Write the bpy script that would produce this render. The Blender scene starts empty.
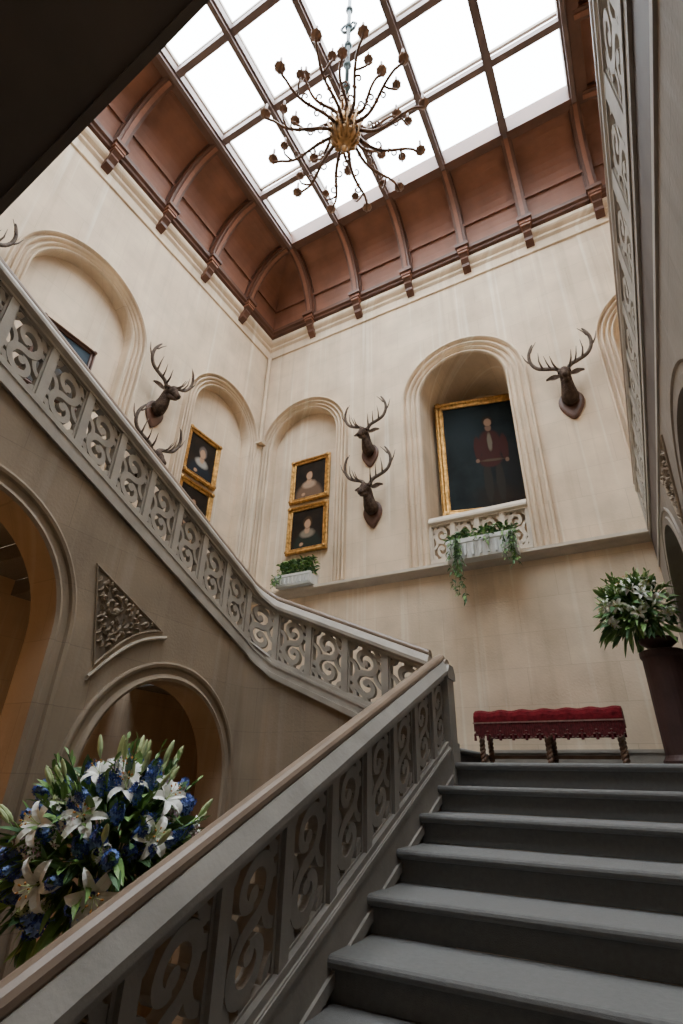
import bpy, bmesh, math, random
from mathutils import Vector, Matrix, Quaternion
random.seed(11)
SC=bpy.context.scene; COL=SC.collection
FZ=-2.284
# ------------------------------------------------------------------ materials
def newmat(name):
    m=bpy.data.materials.new(name); m.use_nodes=True
    nt=m.node_tree; b=nt.nodes['Principled BSDF']
    return m,nt,b
def mat(name,col,rough=.7,var=.2,scale=6,bump=0,bscale=None,metal=0,stretch=(1,1,1),sheen=0,spec=.4):
    m,nt,b=newmat(name); N=nt.nodes; L=nt.links
    tc=N.new('ShaderNodeTexCoord'); mp=N.new('ShaderNodeMapping'); mp.inputs['Scale'].default_value=stretch
    L.new(tc.outputs['Object'],mp.inputs[0])
    n=N.new('ShaderNodeTexNoise'); n.inputs['Scale'].default_value=scale; n.inputs['Detail'].default_value=6
    L.new(mp.outputs[0],n.inputs['Vector'])
    r=N.new('ShaderNodeValToRGB'); r.color_ramp.elements[0].position=.3; r.color_ramp.elements[1].position=.7
    r.color_ramp.elements[0].color=[max(0,c*(1-var)) for c in col]+[1]
    r.color_ramp.elements[1].color=[min(1,c*(1+var)) for c in col]+[1]
    L.new(n.outputs['Fac'],r.inputs[0]); L.new(r.outputs[0],b.inputs['Base Color'])
    b.inputs['Roughness'].default_value=rough; b.inputs['Metallic'].default_value=metal
    b.inputs['Specular IOR Level'].default_value=spec
    if bump:
        n2=N.new('ShaderNodeTexNoise'); n2.inputs['Scale'].default_value=bscale or scale*5; n2.inputs['Detail'].default_value=4
        L.new(mp.outputs[0],n2.inputs['Vector'])
        bp=N.new('ShaderNodeBump'); bp.inputs['Strength'].default_value=bump; bp.inputs['Distance'].default_value=.02
        L.new(n2.outputs['Fac'],bp.inputs['Height']); L.new(bp.outputs[0],b.inputs['Normal'])
    if sheen: b.inputs['Sheen Weight'].default_value=sheen
    return m
def wallmat(name,c1,c2,stain,light,bw=.9,bh=.38):
    m,nt,b=newmat(name); N=nt.nodes; L=nt.links
    tc=N.new('ShaderNodeTexCoord'); sp=N.new('ShaderNodeSeparateXYZ'); L.new(tc.outputs['Object'],sp.inputs[0])
    ad=N.new('ShaderNodeMath'); ad.operation='ADD'; L.new(sp.outputs[0],ad.inputs[0]); L.new(sp.outputs[1],ad.inputs[1])
    cb=N.new('ShaderNodeCombineXYZ'); L.new(ad.outputs[0],cb.inputs[0]); L.new(sp.outputs[2],cb.inputs[1])
    br=N.new('ShaderNodeTexBrick'); L.new(cb.outputs[0],br.inputs['Vector'])
    br.inputs['Scale'].default_value=1; br.inputs['Brick Width'].default_value=bw; br.inputs['Row Height'].default_value=bh
    br.inputs['Mortar Size'].default_value=.0035; br.inputs['Mortar Smooth'].default_value=.5
    br.inputs['Color1'].default_value=(*c1,1); br.inputs['Color2'].default_value=(*c2,1)
    br.inputs['Mortar'].default_value=(*[x*.84 for x in c1],1)
    cur=br.outputs['Color']
    for (sx,sy,a,bb,amt,colr,off) in ((1.5,.6,.48,.78,.5,stain,0),(5,.12,.54,.68,.38,stain,3.7),(6,.12,.57,.68,.62,light,7.3)):
        mp=N.new('ShaderNodeMapping'); mp.inputs['Scale'].default_value=(sx,sy,1); mp.inputs['Location'].default_value=(off,off,off); L.new(cb.outputs[0],mp.inputs[0])
        n=N.new('ShaderNodeTexNoise'); n.inputs['Scale'].default_value=1.6; n.inputs['Detail'].default_value=7; L.new(mp.outputs[0],n.inputs['Vector'])
        r=N.new('ShaderNodeMapRange'); r.inputs[1].default_value=a; r.inputs[2].default_value=bb; r.inputs[4].default_value=amt
        L.new(n.outputs['Fac'],r.inputs[0])
        mx=N.new('ShaderNodeMix'); mx.data_type='RGBA'; L.new(r.outputs[0],mx.inputs[0]); L.new(cur,mx.inputs[6]); mx.inputs[7].default_value=(*colr,1)
        cur=mx.outputs[2]
    n3=N.new('ShaderNodeTexNoise'); n3.inputs['Scale'].default_value=2.2; n3.inputs['Detail'].default_value=10; L.new(tc.outputs['Object'],n3.inputs['Vector'])
    r3=N.new('ShaderNodeMapRange'); r3.inputs[1].default_value=.3; r3.inputs[2].default_value=.7; r3.inputs[3].default_value=.82; r3.inputs[4].default_value=1.07
    L.new(n3.outputs['Fac'],r3.inputs[0])
    vm=N.new('ShaderNodeVectorMath'); vm.operation='SCALE'; L.new(cur,vm.inputs[0]); L.new(r3.outputs[0],vm.inputs['Scale'])
    L.new(vm.outputs[0],b.inputs['Base Color']); b.inputs['Roughness'].default_value=.85
    bp=N.new('ShaderNodeBump'); bp.inputs['Strength'].default_value=.2; bp.inputs['Distance'].default_value=.01
    n4=N.new('ShaderNodeTexNoise'); n4.inputs['Scale'].default_value=45; L.new(tc.outputs['Object'],n4.inputs['Vector'])
    L.new(n4.outputs['Fac'],bp.inputs['Height']); L.new(bp.outputs[0],b.inputs['Normal'])
    return m
M_WALL=wallmat('limestone_wall',(.69,.55,.395),(.73,.59,.43),(.49,.38,.265),(.84,.76,.62))
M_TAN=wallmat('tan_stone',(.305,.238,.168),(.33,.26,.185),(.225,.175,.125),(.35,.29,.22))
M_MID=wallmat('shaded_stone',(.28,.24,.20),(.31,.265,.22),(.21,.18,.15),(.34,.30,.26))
M_CARV=mat('carved_stone',(.30,.24,.175),.8,.2,8,.2,40)
M_CARB=mat('carved_recess_shade',(.17,.135,.098),.9,.2,8)  # panel backing is not cut in; its darker colour stands for recess shade
M_PALE=mat('pale_moulding',(.42,.36,.28),.75,.12,6)
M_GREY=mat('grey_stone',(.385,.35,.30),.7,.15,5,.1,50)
M_GREYD=mat('grey_stone_dark',(.29,.27,.24),.6,.18,4,.1,50)  # darker grey stone for the near balustrade and newel
M_GALL=mat('gallery_stone',(.42,.39,.34),.7,.12,5,.1,50)
M_FASC=mat('fascia',(.11,.09,.08),.7,.2,5)
M_LEDGE=mat('ledge_stone',(.55,.48,.39),.75,.12,5,.1,50)
M_RAIL=mat('rail_stone',(.235,.172,.125),.4,.18,4,.05,40)
M_WOOD=mat('red_wood',(.225,.095,.055),.55,.18,3,.06,30,stretch=(1,1,.4))
M_WOODD=mat('dark_wood',(.105,.046,.028),.5,.2,5)
M_BEAM=mat('skylight_beam',(.14,.095,.085),.5,.2,5)
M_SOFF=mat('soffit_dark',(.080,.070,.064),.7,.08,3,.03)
M_CARP=mat('carpet_grey',(.150,.148,.143),.95,.09,40,.3,260,sheen=.15)
M_GOLD=mat('gilt',(.46,.26,.08),.42,.5,20,.5,60,metal=.85)
M_BRASS=mat('brass',(.32,.18,.07),.38,.5,18,.2,40,metal=.8)
M_COPP=mat('chandelier_metal',(.15,.085,.055),.38,.3,15,.05,40,metal=.7)
M_ROD=mat('rod_paint',(.06,.11,.13),.5,.2)
M_CAND=mat('candle_wax',(.30,.19,.16),.5,.1)
M_FUR=mat('deer_fur',(.080,.056,.044),.95,.55,16,.9,70,spec=.1)
M_FURN=mat('deer_ear',(.14,.105,.085),.95,.4,20,.5,80,spec=.1)
M_ANT=mat('antler',(.10,.072,.054),.65,.45,18,.5,60)
M_EYE=mat('glass_eye',(.01,.008,.006),.1,0)
M_PLAQ=mat('plaque_wood',(.09,.040,.025),.4,.3,6)
M_LEAF=mat('leaf_green',(.16,.29,.08),.5,.45,7)
M_LEAFD=mat('leaf_dark',(.06,.14,.05),.55,.4,9)
M_PETW=mat('petal_white',(.80,.81,.76),.5,.05)
M_BUD=mat('bud_pale',(.50,.60,.30),.5,.25,12)
M_BLUE=mat('floret_blue',(.05,.09,.35),.55,.5,20)
M_BLUE2=mat('floret_pale_blue',(.18,.28,.58),.55,.3,20)
M_PINK=mat('floret_pink',(.60,.40,.44),.55,.3,20)
M_YEL=mat('anther',(.5,.22,.05),.6,.1)
M_RED=mat('red_velvet',(.11,.008,.012),.95,.4,25,.3,90,sheen=.03,spec=.1)
M_FRINGE=mat('fringe',(.095,.012,.014),.9,.5,40)
M_FRW=mat('fringe_pale',(.22,.12,.10),.8,.3,40)
M_LEG=mat('leg_wood',(.18,.10,.06),.4,.3,8)
M_TROUGH=mat('white_trough',(.62,.64,.62),.6,.08,8)
M_PED=mat('pedestal_brown',(.05,.023,.02),.6,.3,5)
M_URN=mat('urn_stone',(.30,.235,.165),.6,.2,6)
def glassmat():
    m=bpy.data.materials.new('daylit_glass'); m.use_nodes=True; nt=m.node_tree; nt.nodes.clear()
    o=nt.nodes.new('ShaderNodeOutputMaterial'); e=nt.nodes.new('ShaderNodeEmission')
    n=nt.nodes.new('ShaderNodeTexNoise'); n.inputs['Scale'].default_value=.5
    r=nt.nodes.new('ShaderNodeValToRGB'); r.color_ramp.elements[0].color=(.84,.92,1,1); r.color_ramp.elements[1].color=(.96,.99,1,1)
    tc=nt.nodes.new('ShaderNodeTexCoord'); nt.links.new(tc.outputs['Object'],n.inputs['Vector'])
    nt.links.new(n.outputs['Fac'],r.inputs[0]); nt.links.new(r.outputs[0],e.inputs[0]); e.inputs[1].default_value=17.5
    nt.links.new(e.outputs[0],o.inputs[0]); return m
M_GLASS=glassmat()
def painting(name,bg,bg2,shapes,rough=.55,dist=.035):
    m,nt,b=newmat(name); N=nt.nodes; L=nt.links
    tc=N.new('ShaderNodeTexCoord')
    n=N.new('ShaderNodeTexNoise'); n.inputs['Scale'].default_value=3; n.inputs['Detail'].default_value=6; L.new(tc.outputs['Object'],n.inputs['Vector'])
    r=N.new('ShaderNodeValToRGB'); r.color_ramp.elements[0].position=.35; r.color_ramp.elements[1].position=.7
    r.color_ramp.elements[0].color=(*bg,1); r.color_ramp.elements[1].color=(*bg2,1); L.new(n.outputs['Fac'],r.inputs[0])
    dn=N.new('ShaderNodeTexNoise'); dn.inputs['Scale'].default_value=9; L.new(tc.outputs['Object'],dn.inputs['Vector'])
    sb=N.new('ShaderNodeVectorMath'); sb.operation='SUBTRACT'; sb.inputs[1].default_value=(.5,.5,.5); L.new(dn.outputs['Color'],sb.inputs[0])
    sc=N.new('ShaderNodeVectorMath'); sc.operation='SCALE'; sc.inputs['Scale'].default_value=dist; L.new(sb.outputs[0],sc.inputs[0])
    av=N.new('ShaderNodeVectorMath'); L.new(tc.outputs['Object'],av.inputs[0]); L.new(sc.outputs[0],av.inputs[1])
    cur=r.outputs[0]
    for (cx,cz,rx,rz,col,soft) in shapes:
        v=N.new('ShaderNodeVectorMath'); v.operation='MULTIPLY_ADD'; L.new(av.outputs[0],v.inputs[0])
        v.inputs[1].default_value=(1/rx,0,1/rz); v.inputs[2].default_value=(-cx/rx,0,-cz/rz)
        l=N.new('ShaderNodeVectorMath'); l.operation='LENGTH'; L.new(v.outputs[0],l.inputs[0])
        mr=N.new('ShaderNodeMapRange'); mr.inputs[1].default_value=1+soft; mr.inputs[2].default_value=1-soft; L.new(l.outputs['Value'],mr.inputs[0])
        mx=N.new('ShaderNodeMix'); mx.data_type='RGBA'; L.new(mr.outputs[0],mx.inputs[0]); L.new(cur,mx.inputs[6]); mx.inputs[7].default_value=(*col,1)
        cur=mx.outputs[2]
    L.new(cur,b.inputs['Base Color']); b.inputs['Roughness'].default_value=rough; b.inputs['Specular IOR Level'].default_value=.12
    return m
# ------------------------------------------------------------------ mesh builder
class MB:
    def __init__(s): s.v=[]; s.f=[]; s.m=[]
    def add(s,v,f,mi=0,T=None):
        o=len(s.v)
        s.v+=[tuple(T(*p)) if T else tuple(p) for p in v]
        s.f+=[tuple(i+o for i in q) for q in f]; s.m+=[mi]*len(f)
    def box(s,a0,a1,b0,b1,c0,c1,mi=0,T=None):
        v=[(a0,b0,c0),(a1,b0,c0),(a1,b1,c0),(a0,b1,c0),(a0,b0,c1),(a1,b0,c1),(a1,b1,c1),(a0,b1,c1)]
        s.add(v,[(0,3,2,1),(4,5,6,7),(0,1,5,4),(1,2,6,5),(2,3,7,6),(3,0,4,7)],mi,T)
    def tube(s,pts,rad,n=8,mi=0,T=None,flat=1.0,cap=True):
        P=[Vector(p) for p in pts]
        if not hasattr(rad,'__len__'): rad=[rad]*len(P)
        v=[];f=[]; up=None
        for i,p in enumerate(P):
            t=(P[min(i+1,len(P)-1)]-P[max(i-1,0)]).normalized()
            if up is None:
                up=Vector((1,0,0)) if abs(t.x)<.8 else Vector((0,1,0))
            a=(up-t*up.dot(t)).normalized(); b=t.cross(a); up=a
            for k in range(n):
                an=2*math.pi*k/n; v.append(p+a*math.cos(an)*rad[i]*flat+b*math.sin(an)*rad[i])
        for i in range(len(P)-1):
            for k in range(n):
                f.append((i*n+k,i*n+(k+1)%n,(i+1)*n+(k+1)%n,(i+1)*n+k))
        if cap: f.append(tuple(range(n))[::-1]); f.append(tuple((len(P)-1)*n+k for k in range(n)))
        s.add(v,f,mi,T)
    def lathe(s,prof,c=(0,0,0),n=24,mi=0,T=None):
        v=[];f=[]
        for r,z in prof:
            for k in range(n):
                a=2*math.pi*k/n; v.append((c[0]+r*math.cos(a),c[1]+r*math.sin(a),c[2]+z))
        for i in range(len(prof)-1):
            for k in range(n): f.append((i*n+k,i*n+(k+1)%n,(i+1)*n+(k+1)%n,(i+1)*n+k))
        f.append(tuple(range(n))[::-1]); f.append(tuple((len(prof)-1)*n+k for k in range(n)))
        s.add(v,f,mi,T)
    def ribbon(s,pts,w,d,mi=0,T=None,closed=False,t0=0):
        n=len(pts); v=[]; f=[]
        for i,(x,y) in enumerate(pts):
            if closed: a=pts[i-1]; b=pts[(i+1)%n]
            else: a=pts[max(i-1,0)]; b=pts[min(i+1,n-1)]
            tx,ty=b[0]-a[0],b[1]-a[1]; l=math.hypot(tx,ty) or 1; nx,ny=-ty/l,tx/l
            ww=w[i] if hasattr(w,'__len__') else w
            for sx,dd in ((1,-1),(1,1),(-1,1),(-1,-1)):
                v.append((x+nx*ww/2*sx,y+ny*ww/2*sx,t0+dd*d/2))
        rng=range(n) if closed else range(n-1)
        for i in rng:
            j=(i+1)%n
            for k in range(4): f.append((i*4+k,i*4+(k+1)%4,j*4+(k+1)%4,j*4+k))
        if not closed: f.append((0,1,2,3)); f.append(tuple((n-1)*4+k for k in (3,2,1,0)))
        s.add(v,f,mi,T)
    def prof_sweep(s,prof,a0,a1,mi=0,T=None,al=None):
        al=al or [a0,a1]; n=len(prof); v=[]; f=[]
        for a in al: v+=[(a,p,q) for p,q in prof]
        for j in range(len(al)-1):
            f+=[(j*n+i,j*n+(i+1)%n,(j+1)*n+(i+1)%n,(j+1)*n+i) for i in range(n)]
        f+=[tuple(range(n))[::-1],tuple(range((len(al)-1)*n,len(al)*n))]
        s.add(v,f,mi,T)
def mk(name,mb,mats,parent=None,origin=(0,0,0),smooth=False,label=None,category=None,group=None,kind=None,recalc=True,sub=0):
    me=bpy.data.meshes.new(name)
    o=Vector(origin)
    me.from_pydata([tuple(Vector(p)-o) for p in mb.v],[],mb.f)
    if not isinstance(mats,(list,tuple)): mats=[mats]
    for m in mats: me.materials.append(m)
    for p,mi in zip(me.polygons,mb.m): p.material_index=mi
    if recalc:
        bm=bmesh.new(); bm.from_mesh(me); bmesh.ops.recalc_face_normals(bm,faces=bm.faces); bm.to_mesh(me); bm.free()
    if smooth:
        for p in me.polygons: p.use_smooth=True
    me.update()
    ob=bpy.data.objects.new(name,me); COL.objects.link(ob)
    if parent: ob.parent=parent
    else: ob.location=o
    setp(ob,label,category,group,kind)
    return ob
def setp(ob,label=None,category=None,group=None,kind=None):
    if label: ob['label']=label
    if category: ob['category']=category
    if group: ob['group']=group
    if kind: ob['kind']=kind
def empty(name,loc,rz=0,label=None,category=None,group=None,scale=1):
    e=bpy.data.objects.new(name,None); COL.objects.link(e); e.location=loc; e.rotation_euler[2]=rz
    e.scale=(scale,)*3; e.empty_display_size=.1; setp(e,label,category,group); return e
def copy_tree(o,parent=None):
    c=o.copy(); COL.objects.link(c); c.parent=parent
    for ch in list(o.children): copy_tree(ch,c)
    return c
def cp(o,parent,loc,rot=None,scale=None):
    c=o.copy(); COL.objects.link(c); c.parent=parent; c.location=loc
    if rot is not None:
        c.rotation_mode='QUATERNION'; c.rotation_quaternion=rot
    if scale is not None: c.scale=(scale,)*3
    return c
# ------------------------------------------------------------------ architecture
X0,X1,Y0,Y1=-5.11,2.05,-2.1,5.95
ZC=7.9
def wall_arch(mb,F,u0,u1,z0,top,arches,depth,panel=True,mi=0,mp=None,N=28):
    mp=mi if mp is None else mp
    us=u0
    for (c,R,sp,zb) in sorted(arches):
        for o in ((0,) if panel else (0,-depth)):
            mb.add([F(us,z0,o),F(c-R,z0,o),F(c-R,top(c-R),o),F(us,top(us),o)],[(0,1,2,3)],mi)
            if zb>z0+.01: mb.add([F(c-R,z0,o),F(c+R,z0,o),F(c+R,zb,o),F(c-R,zb,o)],[(0,1,2,3)],mi)
            arc=[(c-R*math.cos(math.pi*i/N),sp+R*math.sin(math.pi*i/N)) for i in range(N+1)]
            v=[];f=[]
            for i,(u,z) in enumerate(arc): v+= [F(u,z,o),F(u,top(u),o)]
            for i in range(N): f.append((2*i,2*i+2,2*i+3,2*i+1))
            mb.add(v,f,mi)
        path=[(c-R,zb)]+arc+[(c+R,zb)]
        v=[];f=[]
        for (u,z) in path: v+=[F(u,z,0),F(u,z,-depth)]
        for i in range(len(path)-1): f.append((2*i,2*i+2,2*i+3,2*i+1))
        f.append((0,1,2*len(path)-1,2*len(path)-2)) if panel else None
        mb.add(v,f,mp)
        if panel: mb.add([F(u,z,-depth) for u,z in path],[tuple(range(len(path)))],mp)
        us=c+R
    for o in ((0,) if panel else (0,-depth)):
        mb.add([F(us,z0,o),F(u1,z0,o),F(u1,top(u1),o),F(us,top(us),o)],[(0,1,2,3)],mi)
def arch_mould(mb,F,c,sp,zb,prof,mi=0,N=36):
    path=[None]+list(range(N+1))+[None]
    v=[];f=[]; n=len(prof)
    for pi,k in enumerate(path):
        for r,o in prof:
            if pi==0: v.append(F(c-r,zb,o))
            elif pi==len(path)-1: v.append(F(c+r,zb,o))
            else:
                a=math.pi*k/N; v.append(F(c-r*math.cos(a),sp+r*math.sin(a),o))
    for i in range(len(path)-1):
        for j in range(n-1): f.append((i*n+j,i*n+j+1,(i+1)*n+j+1,(i+1)*n+j))
    mb.add(v,f,mi)
def mprof(R,w):
    P=[(-.002,-.02),(0,.02),(.05,.045),(.09,.052),(.13,.045),(.15,.008),(.26,.008),(.28,.045),(.34,.062),(.40,.045),(.42,.008),(.54,.008),(.56,.05),(.62,.07),(.68,.06),(.70,.015),(.84,.015),(.86,.07),(.92,.09),(1,.085),(1,0)]
    return [(R+a*w if i else R-.002,b) for i,(a,b) in enumerate(P)]
FL=lambda u,z,o:(X0+o,u,z)
FB=lambda u,z,o:(u,Y1-o,z)
FS=lambda u,z,o:(-3.22+o,u,z)
XR=.47
FR=lambda u,z,o:(XR-o,u,z)
flat=lambda h:(lambda u:h)
mb=MB(); la=[(-.3,.72,5.15,2.5),(2.33,.72,5.15,2.5),(4.97,.66,5.15,2.5)]
wall_arch(mb,FL,Y0,Y1,FZ,flat(ZC),la,.14)
for c,R,sp,zb in la: arch_mould(mb,FL,c,sp,zb,mprof(R,.22))
mk('wall_left',mb,M_WALL,kind='structure',label='cream limestone wall with arched picture niches',category='wall')
mb=MB()
ba=[(-4.15,.66,5.15,2.5),(1.35,.66,5.2,2.5)]
wall_arch(mb,FB,X0,-2.6,FZ,flat(ZC),[ba[0]],.14)
wall_arch(mb,FB,-2.6,.2,FZ,flat(ZC),[(-1.37,.65,5.2,2.45)],1.05)
wall_arch(mb,FB,.2,X1,FZ,flat(ZC),[ba[1]],.14)
for c,R,sp,zb in ba: arch_mould(mb,FB,c,sp,zb,mprof(R,.22))
arch_mould(mb,FB,-1.37,5.2,2.45,mprof(.65,.28))
mk('wall_back',mb,M_WALL,kind='structure',label='cream limestone wall with tall arched recess',category='wall')
mb=MB()
for (dx,dy,r) in ((.055,.055,.05),(.03,.15,.03),(.15,.03,.03)):
    mb.lathe([(r*1.5,0),(r*1.5,.06),(r,.10),(r,2.58),(r*1.25,2.60),(r,2.63),(r*1.3,2.70),(r*1.7,2.74),(r*1.7,2.80)],(X0+dx,Y1-dy,2.47),12)
mb.box(X0,X0+.2,Y1-.2,Y1,5.27,5.32)
mb.tube([(X0+.055,Y1-.055,5.3),(X0+.055,Y1-.055,7.42)],.035,10)
mk('trim_30',mb,M_WALL,kind='structure',label='clustered stone shafts in the corner',category='trim',smooth=False)
mb=MB(); mb.add([(X1,Y0,FZ),(X1,Y1,FZ),(X1,Y1,ZC),(X1,Y0,ZC)],[(0,1,2,3)])
mk('wall_right_upper',mb,M_WALL,kind='structure',label='cream limestone gallery wall',category='wall')
mb=MB(); mb.add([(X0,Y0,FZ),(X1,Y0,FZ),(X1,Y0,ZC),(X0,Y0,ZC)],[(0,1,2,3)])
mk('wall_front',mb,M_WALL,kind='structure',label='cream limestone entrance wall',category='wall')
mb=MB(); ra=[(2.55,.62,1.05,.148),(4.55,.74,1.12,.148)]
wall_arch(mb,FR,Y0,Y1,FZ,flat(2.43),ra,.45,mi=0)
for c,R,sp,zb in ra: arch_mould(mb,FR,c,sp,zb,[(R-.002,-.01),(R-.002,.012),(R+.05,.015),(R+.06,.005),(R+.1,.005),(R+.11,.015),(R+.13,.015),(R+.13,0)])
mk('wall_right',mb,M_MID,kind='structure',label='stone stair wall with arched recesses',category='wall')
mb=MB(); mb.box(XR-.012,XR,Y0,Y1,2.06,2.10); mb.box(XR-.02,XR+.3,Y0,Y1,2.37,2.44); mb.box(XR-.006,XR,Y0,Y1,2.10,2.37,1)
mk('trim_1',mb,[M_GALL,M_FASC],kind='structure',label='fascia beam under gallery balustrade',category='trim')
mb=MB(); mb.box(X0,X1,Y0,Y1,FZ-.1,FZ); mk('floor',mb,M_TAN,kind='structure',label='stone hall floor',category='floor')
mb=MB(); mb.box(XR+.5,X1,Y0,Y1,2.2,2.43); mb.box(X0,-3.5,Y0,.85,2.2,2.42)
mk('floor_gallery',mb,M_WOODD,kind='structure',label='upper gallery floor',category='floor')
mb=MB()
sc=[(0,2.35),(.04,2.365),(.06,2.39),(.12,2.40),(.14,2.415),(.14,2.455),(0,2.475)]
mb.prof_sweep([(-o+Y1,z) for o,z in sc],X0,XR)
mk('trim_2',mb,M_LEDGE,kind='structure',label='slim pale stone string course ledge',category='trim')
def ring(mb,prof,mi=0,r=(X0,X1,Y0,Y1)):
    v=[];f=[]
    for d,z in prof:
        v+=[(r[0]+d,r[2]+d,z),(r[1]-d,r[2]+d,z),(r[1]-d,r[3]-d,z),(r[0]+d,r[3]-d,z)]
    for i in range(len(prof)-1):
        for k in range(4): f.append((i*4+k,i*4+(k+1)%4,(i+1)*4+(k+1)%4,(i+1)*4+k))
    mb.add(v,f,mi)
mb=MB(); ring(mb,[(0,7.42),(.03,7.43),(.03,7.47),(.012,7.49),(.012,7.62),(.05,7.66),(.05,7.70),(.10,7.74),(.12,7.77),(.12,7.83),(.0,7.84)])
mk('trim_3',mb,M_WALL,kind='structure',label='cream stone cornice around the hall',category='trim')
SX0,SX1,SY0,SY1,SZ=-4.08,.98,-1.09,4.98,9.2
IN=.95
def cv(t,off=0):
    a=math.radians(90*t); d=IN+.0-(IN-.07-off)*math.cos(a); z=7.92+(9.15-7.92-off)*math.sin(a); return d,z
mb=MB(); ring(mb,[(.0,7.82),(.08,7.82),(.10,7.86),(.15,7.88),(.16,7.91),(.20,7.93),(.21,7.99),(.17,8.01),(.16,8.04),(.12,8.05),(.10,8.09)],1)
ring(mb,[cv(i/16) for i in range(17)]+[(IN+.04,9.15)])
ring(mb,[(cv(.32)[0],cv(.32)[1]),(cv(.32,.035)[0],cv(.32,.035)[1]),(cv(.345,.035)[0],cv(.345,.035)[1]),(cv(.345)[0],cv(.345)[1])],0)
ring(mb,[(IN-.07,9.15),(IN-.07,9.04),(IN+.08,9.04),(IN+.08,9.5)],1)
mk('ceiling',mb,[M_WOOD,M_WOODD],kind='structure',label='red-brown timber coved ceiling with heavy cornice',category='ceiling')
cell=1.012
tn=4
def rib(frame,i):
    global tn
    mb=MB()
    n=14
    def band(w,oa,ob,sag,mi):
        v=[];f=[]
        for k in range(n+1):
            t=k/n
            d0,z0=cv(t,oa+(sag*math.sin(math.pi*t) if oa>0 else 0)); d1,z1=cv(t,ob+sag*math.sin(math.pi*t))
            for s in (-w,w): v.extend([frame(s,d0,z0),frame(s,d1,z1)])
        for k in range(n):
            a=k*4;b=a+4
            f.extend([(a,a+1,b+1,b),(a+2,b+2,b+3,a+3),(a+1,a+3,b+3,b+1),(a,b,b+2,a+2)])
        f.extend([(0,2,3,1),(n*4,n*4+1,n*4+3,n*4+2)])
        mb.add(v,f,mi)
    band(.085,-.01,.03,0,1)
    band(.055,-.01,.09,.05,0)
    band(.073,.09,.115,.05,1)
    band(.030,.115,.135,.05,0)
    T=lambda s,d,z:frame(s,d,z)
    mb.box(-.11,.11,.0,.28,7.95,8.02,1,T); mb.box(-.09,.09,.0,.245,7.89,7.95,0,T)
    mb.prof_sweep([(0.02,7.89),(.225,7.89),(.23,7.84),(.175,7.78),(.185,7.73),(.13,7.67),(.12,7.62),(.055,7.58),(.02,7.55)],-.062,.062,1,T)
    mb.prof_sweep([(0.02,7.86),(.24,7.86),(.24,7.83),(.02,7.83)],-.075,.075,0,T)
    mk('trim_%d'%tn,mb,[M_WOOD,M_WOODD],kind='structure',label='moulded timber ceiling rib on brown corbel',category='trim',group='ceiling ribs'); tn+=1
for i in range(6):
    x=SX0+i*cell
    rib(lambda s,d,z,x=x:(x+s,Y1-d,z),i)
for i in range(7):
    y=SY1-i*cell
    rib(lambda s,d,z,y=y:(X0+d,y+s,z),i)
for i in range(5):
    y=SY1-i*cell
    rib(lambda s,d,z,y=y:(X1-d,y+s,z),i)
mb=MB()
for i in range(6):
    x=SX0+i*cell; w=.06
    mb.box(x-w,x+w,SY0-.05,SY1+.05,9.06,9.2); mb.box(x-w*.5,x+w*.5,SY0,SY1,9.0,9.06)
    mb.box(x-.022,x+.022,SY0,SY1,9.36,9.42,1)
for j in range(7):
    y=SY1-j*cell; w=.045
    mb.box(SX0-.05,SX1+.05,y-w,y+w,9.07,9.19); mb.box(SX0,SX1,y-.02,y+.02,9.36,9.42,1)
W=mk('window_1',mb,[M_BEAM,M_GREY],kind='structure',label='timber-framed grid skylight',category='skylight')
mb=MB(); mb.box(SX0-.1,SX1+.1,SY0-.1,SY1+.1,9.44,9.46); mk('glass',mb,M_GLASS,parent=W,label='bright daylit glass')
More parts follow.
